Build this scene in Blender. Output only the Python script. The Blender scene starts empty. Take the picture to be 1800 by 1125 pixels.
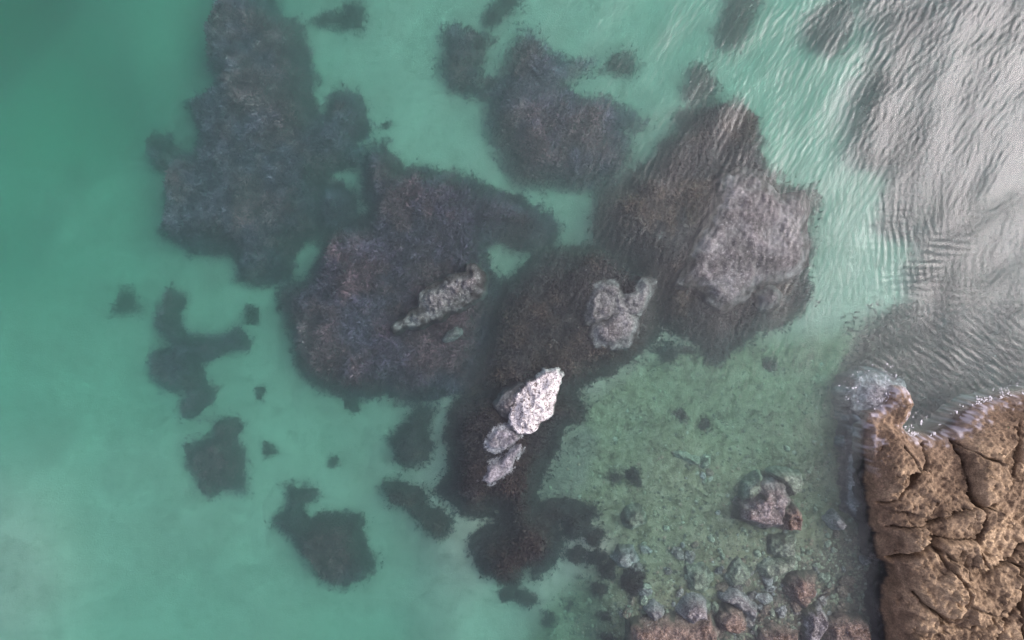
import bpy, math, heapq
import numpy as np
from mathutils import Vector

R = math.radians
rng = np.random.default_rng(7)
scene = bpy.context.scene
col = scene.collection

# ------------------------------------------------------------------ camera, sky, sun, exposure
CAM_H = 24.0                      # drone height above the water
M_PER_PX = 0.02                   # metres per photo pixel at the waterline
cam = bpy.data.cameras.new('camera')
cam.lens, cam.sensor_width, cam.clip_end = 24.0, 36.0, 500.0
cam_o = bpy.data.objects.new('camera', cam); col.objects.link(cam_o)
cam_o.location = (0, 0, CAM_H)
scene.camera = cam_o

SUN_EL, SUN_AZ = 46.5, 19.0       # azimuth counter-clockwise from +x (photo right)
world = bpy.data.worlds.new('World'); scene.world = world; world.use_nodes = True
wn = world.node_tree.nodes; wl = world.node_tree.links
sky = wn.new('ShaderNodeTexSky'); sky.sky_type = 'NISHITA'; sky.sun_disc = False
sky.sun_elevation = R(SUN_EL); sky.sun_rotation = R(90 - SUN_AZ)
sky.dust_density = 4.0; sky.air_density = 0.9; sky.ozone_density = 1.0
hs = wn.new('ShaderNodeHueSaturation'); hs.inputs['Saturation'].default_value = 0.5; hs.inputs['Hue'].default_value = 0.53
wl.new(sky.outputs[0], hs.inputs['Color'])
tc = wn.new('ShaderNodeTexCoord'); cn = wn.new('ShaderNodeTexNoise'); cn.inputs['Scale'].default_value = 3.2; cn.inputs['Detail'].default_value = 6; cn.inputs['Roughness'].default_value = 0.55
wl.new(tc.outputs['Generated'], cn.inputs['Vector'])
cr = wn.new('ShaderNodeValToRGB'); wl.new(cn.outputs['Fac'], cr.inputs[0])
cr.color_ramp.elements[0].position = 0.36; cr.color_ramp.elements[0].color = (0.86, 0.82, 0.89, 1)
cr.color_ramp.elements[1].position = 0.66; cr.color_ramp.elements[1].color = (1.55, 1.44, 1.52, 1)
cm = wn.new('ShaderNodeMix'); cm.data_type = 'RGBA'; cm.blend_type = 'MULTIPLY'; cm.inputs[0].default_value = 1.0
wl.new(hs.outputs[0], cm.inputs[6]); wl.new(cr.outputs[0], cm.inputs[7])
wl.new(cm.outputs[2], wn['Background'].inputs['Color'])
wn['Background'].inputs['Strength'].default_value = 0.15

sd_ = bpy.data.lights.new('sun', 'SUN'); sd_.energy = 1.0; sd_.angle = R(26); sd_.color = (1.0, 0.93, 0.955)
sun = bpy.data.objects.new('sun', sd_); col.objects.link(sun)
sv = Vector((math.cos(R(SUN_EL)) * math.cos(R(SUN_AZ)), math.cos(R(SUN_EL)) * math.sin(R(SUN_AZ)), math.sin(R(SUN_EL))))
sun.rotation_euler = sv.to_track_quat('Z', 'Y').to_euler(); sun.location = sv * 60

scene.view_settings.view_transform = 'Standard'; scene.view_settings.look = 'None'
scene.view_settings.gamma = 1.0; scene.view_settings.use_curve_mapping = False
scene.view_settings.exposure = 1.38
scene.cycles.use_denoising = True
scene.cycles.max_bounces = 6; scene.cycles.volume_bounces = 2
scene.cycles.transparent_max_bounces = 16

# ------------------------------------------------------------------ numeric helpers
def W(px, py, z=0.0):
    """photo pixel -> world xy on the level z"""
    f = (CAM_H - z) / CAM_H * M_PER_PX
    return (np.asarray(px, float) - 900) * f, (562.5 - np.asarray(py, float)) * f

def hash2(ix, iy, seed):
    n = (ix.astype(np.int64) * 374761393 + iy.astype(np.int64) * 668265263 + seed * 974634777) & 0xffffffff
    n = ((n ^ (n >> 13)) * 1274126177) & 0xffffffff
    n = (n ^ (n >> 16)) & 0xffffffff
    return n / 4294967295.0

def vnoise(x, y, seed=0):
    x0 = np.floor(x); y0 = np.floor(y); fx = x - x0; fy = y - y0
    ux = fx * fx * fx * (fx * (fx * 6 - 15) + 10); uy = fy * fy * fy * (fy * (fy * 6 - 15) + 10)
    a = hash2(x0, y0, seed); b = hash2(x0 + 1, y0, seed); c = hash2(x0, y0 + 1, seed); d = hash2(x0 + 1, y0 + 1, seed)
    return (a * (1 - ux) + b * ux) * (1 - uy) + (c * (1 - ux) + d * ux) * uy

def fbm(x, y, seed=0, octv=4, gain=0.5):
    s = 0.0; a = 1.0; t = 0.0
    for o in range(octv):
        s = s + a * (vnoise(x * 2 ** o + o * 17.3, y * 2 ** o - o * 9.1, seed + o) * 2 - 1); t += a; a *= gain
    return s / t

def worley(x, y, seed=0):
    ix = np.floor(x); iy = np.floor(y); f1 = np.full(x.shape, 9.0); f2 = f1.copy(); idv = np.zeros(x.shape)
    for dx in (-1, 0, 1):
        for dy in (-1, 0, 1):
            cx = ix + dx; cy = iy + dy
            d = np.hypot(cx + hash2(cx, cy, seed) - x, cy + hash2(cx, cy, seed + 91) - y)
            n = d < f1
            f2 = np.where(n, f1, np.minimum(f2, d)); idv = np.where(n, hash2(cx, cy, seed + 33), idv); f1 = np.where(n, d, f1)
    return f1, f2, idv

def facets(x, y, seed, tilt):
    """planar facets: every cell its own tilted plane"""
    ix = np.floor(x); iy = np.floor(y); f1 = np.full(x.shape, 9.0); h = np.zeros(x.shape)
    for dx in (-1, 0, 1):
        for dy in (-1, 0, 1):
            cx = ix + dx; cy = iy + dy; ox = x - cx - hash2(cx, cy, seed); oy = y - cy - hash2(cx, cy, seed + 91)
            d = np.abs(ox) * 0.6 + np.hypot(ox, oy) * 0.7; n = d < f1
            hh = (hash2(cx, cy, seed + 5) - 0.5) * 0.5 + tilt * ((hash2(cx, cy, seed + 6) - 0.5) * ox + (hash2(cx, cy, seed + 7) - 0.5) * oy)
            h = np.where(n, hh, h); f1 = np.where(n, d, f1)
    return h

def smooth(a, b, x):
    t = np.clip((x - a) / (b - a), 0, 1); return t * t * (3 - 2 * t)

def seg_dist(x, y, pts, closed=True):
    d = np.full(x.shape, 1e9); n = len(pts)
    for i in range(n if closed else n - 1):
        ax, ay = pts[i]; bx, by = pts[(i + 1) % n]
        vx, vy = bx - ax, by - ay; L = vx * vx + vy * vy + 1e-12
        t = np.clip(((x - ax) * vx + (y - ay) * vy) / L, 0, 1)
        d = np.minimum(d, np.hypot(x - ax - t * vx, y - ay - t * vy))
    return d

def inside_dist(x, y, pts):
    """signed distance, positive inside"""
    ins = np.zeros(x.shape, bool); n = len(pts)
    for i in range(n):
        ax, ay = pts[i]; bx, by = pts[(i + 1) % n]
        if ay == by: continue
        ins ^= ((ay > y) != (by > y)) & (x < (bx - ax) * (y - ay) / (by - ay) + ax)
    d = seg_dist(x, y, pts)
    return np.where(ins, d, -d)

def multi_dist(x, y, polys):
    d = np.full(x.shape, -1e9)
    for p in polys: d = np.maximum(d, inside_dist(x, y, p))
    return d

# ------------------------------------------------------------------ mesh helpers
def raw_mesh(name, verts, faces, colors=None, smooth_shade=True):
    """faces: int array (n,3) or (n,4)"""
    me = bpy.data.meshes.new(name); verts = np.asarray(verts, np.float32); faces = np.asarray(faces, np.int32)
    k = faces.shape[1]
    me.vertices.add(len(verts)); me.vertices.foreach_set('co', verts.ravel())
    me.loops.add(faces.size); me.loops.foreach_set('vertex_index', faces.ravel())
    me.polygons.add(len(faces)); me.polygons.foreach_set('loop_start', np.arange(0, faces.size, k, dtype=np.int32))
    me.polygons.foreach_set('use_smooth', np.full(len(faces), smooth_shade))
    me.update(calc_edges=True); me.validate()
    if colors is not None:
        a = me.color_attributes.new('Col', 'FLOAT_COLOR', 'POINT')
        c = np.ones((len(verts), 4), np.float32); c[:, :colors.shape[1]] = colors
        a.data.foreach_set('color', c.ravel())
    return me

def link(name, me, mat=None, parent=None):
    o = bpy.data.objects.new(name, me); col.objects.link(o)
    if mat is not None: me.materials.append(mat)
    if parent is not None: o.parent = parent
    return o

def tag(o, label=None, cat=None, group=None, kind=None):
    if label: o['label'] = label
    if cat: o['category'] = cat
    if group: o['group'] = group
    if kind: o['kind'] = kind
    return o

def empty(name, loc):
    o = bpy.data.objects.new(name, None); col.objects.link(o); o.location = loc; o.empty_display_size = 0.3
    return o

def grid_faces(ny, nx):
    i = np.arange(ny * nx).reshape(ny, nx)
    return np.stack([i[:-1, :-1], i[:-1, 1:], i[1:, 1:], i[1:, :-1]], -1).reshape(-1, 4)

def compact(verts, faces, colors=None):
    used = np.unique(faces); m = np.full(len(verts), -1, np.int64); m[used] = np.arange(len(used))
    return verts[used], m[faces], (None if colors is None else colors[used])

# ------------------------------------------------------------------ materials
def new_mat(name):
    m = bpy.data.materials.new(name); m.use_nodes = True
    nt = m.node_tree; b = nt.nodes['Principled BSDF']
    return m, nt, b

def N(nt, kind, **kw):
    n = nt.nodes.new(kind)
    for k, v in kw.items():
        if k in n.inputs: n.inputs[k].default_value = v
        else: setattr(n, k, v)
    return n

def ramp(nt, src, stops):
    r = nt.nodes.new('ShaderNodeValToRGB'); e = r.color_ramp.elements
    while len(e) < len(stops): e.new(0.5)
    for k, (p, c) in enumerate(stops):
        e[k].position = p; e[k].color = (*c, 1) if len(c) == 3 else c
    nt.links.new(src, r.inputs[0]); return r.outputs[0]

def mixc(nt, fac, a, b, mode='MIX'):
    m = nt.nodes.new('ShaderNodeMix'); m.data_type = 'RGBA'; m.blend_type = mode
    for s, v in ((m.inputs[0], fac), (m.inputs[6], a), (m.inputs[7], b)):
        if hasattr(v, 'is_output'): nt.links.new(v, s)
        elif isinstance(v, tuple): s.default_value = (*v, 1)
        else: s.default_value = v
    return m.outputs[2]

def noise(nt, scale, detail=5, rough=0.6, dist=0.0, vec=None):
    n = N(nt, 'ShaderNodeTexNoise', Scale=scale, Detail=detail, Roughness=rough, Distortion=dist)
    if vec is not None: nt.links.new(vec, n.inputs['Vector'])
    return n.outputs['Fac']

def obj_vec(nt):
    return nt.nodes.new('ShaderNodeTexCoord').outputs['Object']

def world_vec(nt):
    return nt.nodes.new('ShaderNodeNewGeometry').outputs['Position']

def bump(nt, b, h, strength, dist):
    n = N(nt, 'ShaderNodeBump', Strength=strength, Distance=dist)
    nt.links.new(h, n.inputs['Height']); nt.links.new(n.outputs[0], b.inputs['Normal']); return n

def rock_mat(name, stops, scale=1.4, pit=0.5, pit_scale=14, pit_col=(0.05, 0.045, 0.04), rough=0.85, fleck=None, bumpd=0.10, cover=(0.02, 0.018, 0.016), wet=None, speck=(0.38, 0.85, 1.45), pitr=(0.36, 0.44)):
    m, nt, b = new_mat(name); v = world_vec(nt)
    n1 = noise(nt, scale, 7, 0.66, 0.5, v)
    c = ramp(nt, n1, stops)
    n2 = noise(nt, scale * 5.5, 6, 0.72, 0.4, v)
    c = mixc(nt, 0.85, c, ramp(nt, n2, [(0.36, (speck[0],) * 3), (0.5, (speck[1],) * 3), (0.64, (speck[2],) * 3)]), 'MULTIPLY')
    n4 = noise(nt, 19, 3, 0.7, 0.2, v)
    c = mixc(nt, 0.7, c, ramp(nt, n4, [(0.36, (0.5, 0.5, 0.5)), (0.5, (0.95, 0.95, 0.95)), (0.64, (1.4, 1.4, 1.4))]), 'MULTIPLY')
    n3 = noise(nt, pit_scale, 4, 0.7, 0.9, v)
    pf = ramp(nt, n3, [(pitr[0], (pit, pit, pit)), (pitr[1], (0, 0, 0))])
    c = mixc(nt, pf, c, pit_col)
    if fleck:
        fl = ramp(nt, noise(nt, 15, 3, 0.6, 0, v), [(0.60, (0, 0, 0)), (0.67, (1, 1, 1))])
        c = mixc(nt, fl, c, fleck)
    if wet:                                  # rock that the swell keeps wet is browner and darker than the dry top
        sx = nt.nodes.new('ShaderNodeSeparateXYZ'); nt.links.new(v, sx.inputs[0])
        ma = N(nt, 'ShaderNodeMath', operation='MULTIPLY_ADD'); nt.links.new(n1, ma.inputs[0]); ma.inputs[1].default_value = 1.6; nt.links.new(sx.outputs[2], ma.inputs[2])
        mr = N(nt, 'ShaderNodeMapRange'); nt.links.new(ma.outputs[0], mr.inputs[0]); mr.inputs[1].default_value = wet[0]; mr.inputs[2].default_value = wet[1]
        c = mixc(nt, mr.outputs[0], mixc(nt, 1.0, c, wet[2], 'MULTIPLY'), c)
    a = nt.nodes.new('ShaderNodeAttribute'); a.attribute_name = 'Col'
    sp = nt.nodes.new('ShaderNodeSeparateColor'); nt.links.new(a.outputs['Color'], sp.inputs[0])
    c = mixc(nt, sp.outputs[1], c, (0.34, 0.31, 0.315))
    c = mixc(nt, sp.outputs[0], c, cover)
    nt.links.new(c, b.inputs['Base Color']); b.inputs['Roughness'].default_value = rough
    b.inputs['Specular IOR Level'].default_value = 0.25
    h = nt.nodes.new('ShaderNodeMath'); h.operation = 'ADD'
    nt.links.new(n2, h.inputs[0]); nt.links.new(n3, h.inputs[1])
    bump(nt, b, h.outputs[0], 0.9, bumpd)
    return m

M = {}
M['shore'] = rock_mat('tan_shore_rock', [(0.34, (0.132, 0.091, 0.054)), (0.5, (0.205, 0.145, 0.088)), (0.66, (0.315, 0.229, 0.139))], 1.1, 0.12, 8,
                      (0.09, 0.06, 0.042), wet=(1.6, 2.5, (0.56, 0.53, 0.545)), speck=(0.72, 0.97, 1.18), bumpd=0.03)
GRV = (0.045, 0.046, 0.034)
M['pale'] = rock_mat('pale_grey_rock', [(0.38, (0.034, 0.032, 0.031)), (0.5, (0.068, 0.064, 0.063)), (0.62, (0.120, 0.113, 0.112))], 1.2, 0.55, 3.2, (0.045, 0.043, 0.04), fleck=(0.22, 0.21, 0.208), speck=(0.5, 0.9, 1.35), bumpd=0.07)
M['barnacle'] = rock_mat('barnacled_rock', [(0.36, (0.055, 0.053, 0.051)), (0.5, (0.10, 0.096, 0.093)), (0.64, (0.165, 0.158, 0.154))], 1.3, 0.8, 7, (0.03, 0.028, 0.026), fleck=(0.22, 0.22, 0.21))
M['white'] = rock_mat('guano_white_rock', [(0.36, (0.37, 0.352, 0.342)), (0.5, (0.57, 0.542, 0.528)), (0.64, (0.66, 0.632, 0.612))], 2.6, 0.95, 9, (0.09, 0.07, 0.06), rough=0.9, speck=(0.35, 0.95, 1.15), cover=(0.06, 0.055, 0.052), pitr=(0.40, 0.47))
M['ledge'] = rock_mat('lilac_ledge_rock', [(0.36, (0.10, 0.095, 0.10)), (0.5, (0.19, 0.18, 0.19)), (0.64, (0.30, 0.285, 0.30))], 1.8, 0.7, 7, (0.06, 0.055, 0.06), cover=(0.04, 0.036, 0.04))
M['algae'] = rock_mat('algae_green_stone', [(0.36, (0.09, 0.10, 0.075)), (0.5, (0.16, 0.17, 0.13)), (0.64, (0.24, 0.25, 0.205))], 2.2, 0.5, 9, (0.03, 0.03, 0.022), cover=GRV)
M['brown'] = rock_mat('brown_stone', [(0.36, (0.07, 0.05, 0.04)), (0.5, (0.13, 0.095, 0.075)), (0.64, (0.21, 0.16, 0.13))], 2.4, 0.7, 8, (0.03, 0.022, 0.018), cover=GRV, fleck=(0.25, 0.22, 0.2))
M['mixed'] = rock_mat('grey_brown_stone', [(0.36, (0.075, 0.062, 0.058)), (0.5, (0.135, 0.112, 0.105)), (0.64, (0.23, 0.205, 0.2))], 2.0, 0.8, 7, (0.03, 0.026, 0.024), cover=GRV, fleck=(0.26, 0.25, 0.245))
M['grey'] = rock_mat('grey_stone', [(0.36, (0.085, 0.078, 0.078)), (0.5, (0.17, 0.16, 0.158)), (0.64, (0.27, 0.26, 0.255))], 2.4, 0.7, 8, (0.03, 0.026, 0.026), cover=GRV, fleck=(0.28, 0.275, 0.27))

def attr_col(nt):
    a = nt.nodes.new('ShaderNodeAttribute'); a.attribute_name = 'Col'; return a.outputs['Color']

# seaweed blades and the dark growth under them
m, nt, b = new_mat('seaweed'); c = attr_col(nt)
nt.links.new(c, b.inputs['Base Color']); b.inputs['Roughness'].default_value = 0.7; b.inputs['Specular IOR Level'].default_value = 0.2
M['weed'] = m
m, nt, b = new_mat('overgrown_reef'); v = world_vec(nt)
c = ramp(nt, noise(nt, 3.0, 8, 0.7, 0.4, v), [(0.3, (0.010, 0.009, 0.008)), (0.55, (0.022, 0.019, 0.017)), (0.75, (0.045, 0.038, 0.034))])
nt.links.new(c, b.inputs['Base Color']); b.inputs['Roughness'].default_value = 0.9; b.inputs['Specular IOR Level'].default_value = 0.1
bump(nt, b, noise(nt, 9, 5, 0.7, 0.2, v), 1.0, 0.08); M['reef'] = m

# seabed: sand / algae gravel / brown shingle, chosen by the zone attribute
m, nt, b = new_mat('seabed'); v = world_vec(nt); a = attr_col(nt)
sep = nt.nodes.new('ShaderNodeSeparateColor'); nt.links.new(a, sep.inputs[0])
nb = noise(nt, 0.55, 7, 0.62, 0.3, v); nm = noise(nt, 3.2, 7, 0.68, 0.3, v); nf = noise(nt, 15, 4, 0.65, 0.2, v)
sand = mixc(nt, 0.45, ramp(nt, nb, [(0.25, (0.205, 0.150, 0.136)), (0.75, (0.29, 0.222, 0.205))]), ramp(nt, nf, [(0.2, (0.72, 0.72, 0.7)), (0.8, (1, 1, 1))]), 'MULTIPLY')
nq = noise(nt, 1.3, 6, 0.65, 0.4, v)
sand = mixc(nt, 1.0, sand, ramp(nt, nq, [(0.34, (0.88, 0.89, 0.88)), (0.5, (0.99, 0.99, 0.99)), (0.66, (1.07, 1.07, 1.07))]), 'MULTIPLY')
sand = mixc(nt, ramp(nt, nm, [(0.34, (0.6, 0.6, 0.6)), (0.50, (0, 0, 0))]), sand, (0.10, 0.085, 0.065))
grav = ramp(nt, nm, [(0.34, (0.046, 0.044, 0.028)), (0.46, (0.108, 0.100, 0.066)), (0.58, (0.152, 0.136, 0.098)), (0.75, (0.24, 0.215, 0.175))])
nk = noise(nt, 4.5, 6, 0.75, 0.6, v)
grav = mixc(nt, ramp(nt, nk, [(0.57, (0, 0, 0)), (0.66, (0.7, 0.7, 0.7))]), grav, (0.21, 0.19, 0.155))
grav = mixc(nt, ramp(nt, nk, [(0.36, (0.9, 0.9, 0.9)), (0.47, (0, 0, 0))]), grav, (0.034, 0.034, 0.022))
grav = mixc(nt, 0.8, grav, ramp(nt, nf, [(0.3, (0.45, 0.47, 0.42)), (0.62, (1, 1, 1)), (0.75, (1.5, 1.5, 1.45))]), 'MULTIPLY')
shin = mixc(nt, 0.6, ramp(nt, nm, [(0.3, (0.025, 0.02, 0.017)), (0.5, (0.07, 0.058, 0.046)), (0.75, (0.17, 0.14, 0.12))]),
            ramp(nt, nf, [(0.3, (0.4, 0.4, 0.4)), (0.7, (1.2, 1.2, 1.2))]), 'MULTIPLY')
pale = mixc(nt, 0.55, ramp(nt, nm, [(0.3, (0.06, 0.055, 0.045)), (0.7, (0.17, 0.145, 0.12))]), ramp(nt, nf, [(0.3, (0.5, 0.5, 0.5)), (0.7, (1.1, 1.1, 1.1))]), 'MULTIPLY')
def soft(out, lo=0.35, hi=0.65):
    s = nt.nodes.new('ShaderNodeMath'); s.operation = 'MULTIPLY_ADD'
    nt.links.new(nm, s.inputs[0]); s.inputs[1].default_value = 0.5; nt.links.new(out, s.inputs[2])
    return ramp(nt, s.outputs[0], [(lo + 0.25, (0, 0, 0)), (hi + 0.25, (1, 1, 1))])
c = mixc(nt, soft(sep.outputs[0], 0.2, 0.8), sand, grav)
c = mixc(nt, soft(sep.outputs[1], 0.3, 0.7), c, shin)
c = mixc(nt, soft(sep.outputs[2], 0.3, 0.7), c, pale)
nt.links.new(c, b.inputs['Base Color']); b.inputs['Roughness'].default_value = 0.95; b.inputs['Specular IOR Level'].default_value = 0.05
bump(nt, b, nf, 0.6, 0.05); M['seabed'] = m

# water: Fresnel reflection over a see-through surface, green absorbing and faintly scattering body
m = bpy.data.materials.new('sea_water'); m.use_nodes = True; nt = m.node_tree; nt.nodes.clear()
out = nt.nodes.new('ShaderNodeOutputMaterial')
geo = nt.nodes.new('ShaderNodeNewGeometry')
mp = nt.nodes.new('ShaderNodeMapping'); mp.inputs['Rotation'].default_value = (0, 0, R(33)); mp.inputs['Scale'].default_value = (1.0, 0.38, 1)
nt.links.new(geo.outputs['Position'], mp.inputs['Vector'])
rip = noise(nt, 6.5, 4, 0.6, 0.25, mp.outputs[0])
bp = N(nt, 'ShaderNodeBump', Strength=0.6, Distance=0.012); nt.links.new(rip, bp.inputs['Height'])
dot = N(nt, 'ShaderNodeVectorMath', operation='DOT_PRODUCT'); nt.links.new(geo.outputs['Incoming'], dot.inputs[0]); nt.links.new(bp.outputs[0], dot.inputs[1])
def mth(op, a, bb=None):
    n = nt.nodes.new('ShaderNodeMath'); n.operation = op
    for i, v_ in enumerate((a, bb)):
        if v_ is None: continue
        if hasattr(v_, 'is_output'): nt.links.new(v_, n.inputs[i])
        else: n.inputs[i].default_value = v_
    return n.outputs[0]
om = mth('SUBTRACT', 1.0, mth('MINIMUM', mth('ABSOLUTE', dot.outputs['Value']), 1.0))
fr = mth('ADD', mth('MULTIPLY', mth('POWER', om, 5.0), 0.979), 0.021)
tr = nt.nodes.new('ShaderNodeBsdfTransparent'); gl = N(nt, 'ShaderNodeBsdfGlossy', Roughness=0.23)
nt.links.new(bp.outputs[0], gl.inputs['Normal'])
ms = nt.nodes.new('ShaderNodeMixShader'); nt.links.new(fr, ms.inputs[0]); nt.links.new(tr.outputs[0], ms.inputs[1]); nt.links.new(gl.outputs[0], ms.inputs[2])
nt.links.new(ms.outputs[0], out.inputs['Surface'])
va = nt.nodes.new('ShaderNodeVolumeAbsorption'); va.inputs['Color'].default_value = (0.0, 0.885, 0.71, 1); va.inputs['Density'].default_value = 0.222
vs = nt.nodes.new('ShaderNodeVolumeScatter'); vs.inputs['Color'].default_value = (1.0, 0.86, 1.0, 1); vs.inputs['Density'].default_value = 0.085; vs.inputs['Anisotropy'].default_value = 0.6
vf = nt.nodes.new('ShaderNodeVolumeScatter'); vf.inputs['Color'].default_value = (1, 1, 1, 1); vf.inputs['Density'].default_value = 0.16; vf.inputs['Anisotropy'].default_value = 0.93
a0 = nt.nodes.new('ShaderNodeAddShader'); nt.links.new(vf.outputs[0], a0.inputs[0]); nt.links.new(vs.outputs[0], a0.inputs[1])
ad = nt.nodes.new('ShaderNodeAddShader'); nt.links.new(va.outputs[0], ad.inputs[0]); nt.links.new(a0.outputs[0], ad.inputs[1])
nt.links.new(ad.outputs[0], out.inputs['Volume']); M['water'] = m

m, nt, b = new_mat('sea_foam'); b.inputs['Base Color'].default_value = (0.42, 0.41, 0.43, 1); b.inputs['Roughness'].default_value = 0.6; M['foam'] = m

# ------------------------------------------------------------------ seabed depth
DEPTH = [(-300, -200, 7.5), (0, 0, 6.8), (-200, 400, 5.0), (150, 200, 5.0), (330, 60, 4.2), (0, 420, 4.2), (150, 420, 3.8), (0, 620, 3.3), (0, 1000, 1.9), (-200, 1000, 2.0),
         (250, 900, 2.7), (300, 1080, 2.9), (220, 640, 3.3), (600, 130, 2.9), (740, 180, 2.8), (700, 60, 2.8), (1150, 140, 2.7), (1000, 40, 2.6), (1400, 120, 2.7), (1700, 250, 2.8), (1950, 100, 3.2),
         (1700, -100, 3.2), (900, -150, 3.0), (450, 530, 3.2), (600, 730, 3.0), (650, 1000, 2.9), (640, 1120, 3.2), (900, 1090, 2.7), (960, 1050, 2.0), (1000, 390, 2.8), (900, 460, 2.6), (560, 470, 3.2),
         (450, 250, 3.4), (750, 500, 2.6), (1250, 450, 2.0), (1050, 600, 1.8), (930, 780, 1.7), (860, 960, 1.7),
         (1060, 720, 1.5), (1200, 640, 1.7), (1300, 720, 1.6), (1480, 450, 2.0), (1450, 640, 1.7), (1200, 850, 1.15), (1100, 950, 1.15), (1450, 850, 1.1), (1480, 1000, 0.8), (1300, 1000, 0.8),
         (1400, 1090, 0.38), (1150, 1115, 0.6), (1300, 1250, 0.1), (1000, 1200, 2.0), (1560, 680, 1.6), (1700, 620, 1.8), (1900, 600, 1.7), (1700, 950, 0.9), (1900, 1100, 0.6), (600, 1300, 2.4), (0, 1300, 2.6)]
_dx, _dy, _dz = [], [], []
for px, py, d in DEPTH:
    x, y = W(px, py, -d); _dx.append(float(x)); _dy.append(float(y)); _dz.append(d)
_dx, _dy, _dz = map(np.array, (_dx, _dy, _dz))
def depth_at(x, y):
    x = np.asarray(x, float); y = np.asarray(y, float); s = np.zeros(x.shape); t = np.zeros(x.shape)
    for a, b_, d in zip(_dx, _dy, _dz):
        w = 1.0 / ((x - a) ** 2 + (y - b_) ** 2 + 1.2) ** 1.7
        s += w * d; t += w
    return s / t
def seabed_z(x, y):
    x = np.asarray(x, float); y = np.asarray(y, float); d = depth_at(x, y)
    return -d + 0.10 * fbm(x * 0.5, y * 0.5, 3, 4) + 0.05 * np.clip(1.8 - d, 0, 1) * fbm(x * 2.2, y * 2.2, 5, 3)

def Wg(pts, lift=0.0):
    """photo pixels -> world points on the seabed (plus lift)"""
    p = np.array(pts, float); z = np.full(len(p), -2.0)
    for _ in range(4):
        x, y = W(p[:, 0], p[:, 1], 0); f = (CAM_H - z) / CAM_H; x, y = x * f, y * f
        z = -depth_at(x, y) + lift
    return list(zip(x, y))

def axis(lo, hi, step, far):
    core = np.arange(lo, hi + 1e-6, step); out = []; s = step; v = core[-1]
    while v < far: s *= 1.35; v += s; out.append(v)
    neg = []; s = step; v = core[0]
    while v > -far: s *= 1.35; v -= s; neg.append(v)
    return np.concatenate([neg[::-1], core, out])

gx, gy = axis(-23, 23, 0.10, 90), axis(-15, 15, 0.10, 90)
X, Y = np.meshgrid(gx, gy); Z = seabed_z(X, Y)
# zones: R algae gravel of the shallow shelf, G brown shingle at the foot of the shore, B pale shelf edge
d = depth_at(X, Y)
shelf = Wg([(1010, 700), (1060, 660), (1150, 600), (1240, 590), (1420, 575), (1560, 560), (1900, 600), (1900, 1300), (880, 1300), (910, 1130), (950, 1060), (1005, 1010), (1060, 960), (1000, 900), (945, 880), (975, 800)])
sdv = inside_dist(X, Y, shelf)
zr = smooth(-1.0, 1.6, sdv)
ax_, ay_ = zip(*Wg([(1120, 1125), (1500, 900)])); nrm = np.array([-(ay_[1] - ay_[0]), ax_[1] - ax_[0]]); nrm /= np.linalg.norm(nrm)
zg = smooth(0.9, -1.6, (X - ax_[0]) * nrm[0] + (Y - ay_[0]) * nrm[1]) * (X > 0)
pal = Wg([(1005, 755), (985, 795), (968, 812), (955, 850), (948, 886), (1000, 886), (1030, 850), (1040, 800), (1050, 765), (1030, 745)])
zb = 0.9 * smooth(-0.7, 0.6, inside_dist(X, Y, pal))
me = raw_mesh('seabed', np.stack([X, Y, Z], -1).reshape(-1, 3), grid_faces(len(gy), len(gx)), np.stack([zr, zg, zb], -1).reshape(-1, 3))
tag(link('seabed', me, M['seabed']), 'pale sandy seabed turning to green algae gravel towards the shore', 'seabed', kind='structure')

# ------------------------------------------------------------------ water body with rippled surface
def wave_field(nx, ny, step, ang, spread, lam_lo, lam_hi, seed):
    r = np.random.default_rng(seed)
    kx = np.fft.fftfreq(nx, step); ky = np.fft.fftfreq(ny, step); KX, KY = np.meshgrid(kx, ky)
    k = np.hypot(KX, KY) + 1e-9; lam = 1 / k
    da = np.abs((np.arctan2(KY, KX) - R(ang) + np.pi / 2) % np.pi - np.pi / 2)
    amp = np.exp(-(da / R(spread)) ** 2) * np.exp(-(np.log(lam / math.sqrt(lam_lo * lam_hi)) / (0.5 * math.log(lam_hi / lam_lo))) ** 2) * lam ** 0.6
    h = np.real(np.fft.ifft2(amp * np.exp(2j * np.pi * r.random((ny, nx)))))
    sx = np.gradient(h, step, axis=1); sy = np.gradient(h, step, axis=0)
    return h / math.sqrt((sx ** 2 + sy ** 2).mean())     # unit rms slope
STEP = 0.055
cx = np.arange(-25, 25 + 1e-6, STEP); cy = np.arange(-18, 18 + 1e-6, STEP)
CX, CY = np.meshgrid(cx, cy); ny_, nx_ = CX.shape
wA = wave_field(nx_, ny_, STEP, -33, 34, 0.14, 0.42, 1)
wB = wave_field(nx_, ny_, STEP, 0, 17, 0.16, 0.36, 2) * 0.85 + wave_field(nx_, ny_, STEP, 90, 17, 0.16, 0.36, 3) * 0.6
wC = wave_field(nx_, ny_, STEP, 52, 30, 0.14, 0.42, 4)
wD = wave_field(nx_, ny_, STEP, -45, 40, 1.2, 5.0, 5)
ux, uy = (CX / M_PER_PX + 900), (562.5 - CY / M_PER_PX)      # only to say where on the bay which wind ripples run
bB = np.exp(-((ux - 1590) / 130) ** 2 - ((uy - 440) / 120) ** 2) ; bC = np.exp(-((ux - 1720) / 220) ** 2 - ((uy - 650) / 100) ** 2)
bA = np.clip(1 - bB - bC, 0, 1)
ampm = 0.8 + 0.2 * smooth(500, 1400, ux + 0.35 * (560 - uy)) + 0.15 * fbm(CX * 0.25, CY * 0.25, 8, 3)
ampm = np.maximum(ampm, 0.75 * smooth(420, 120, ux) * smooth(700, 950, uy))
edge = smooth(0, 2.5, np.minimum(np.minimum(CX + 25, 25 - CX), np.minimum(CY + 18, 18 - CY)))
CZ = ((bA * wA + bB * wB + bC * wC) * 0.062 * ampm + wD * 0.04) * edge
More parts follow.
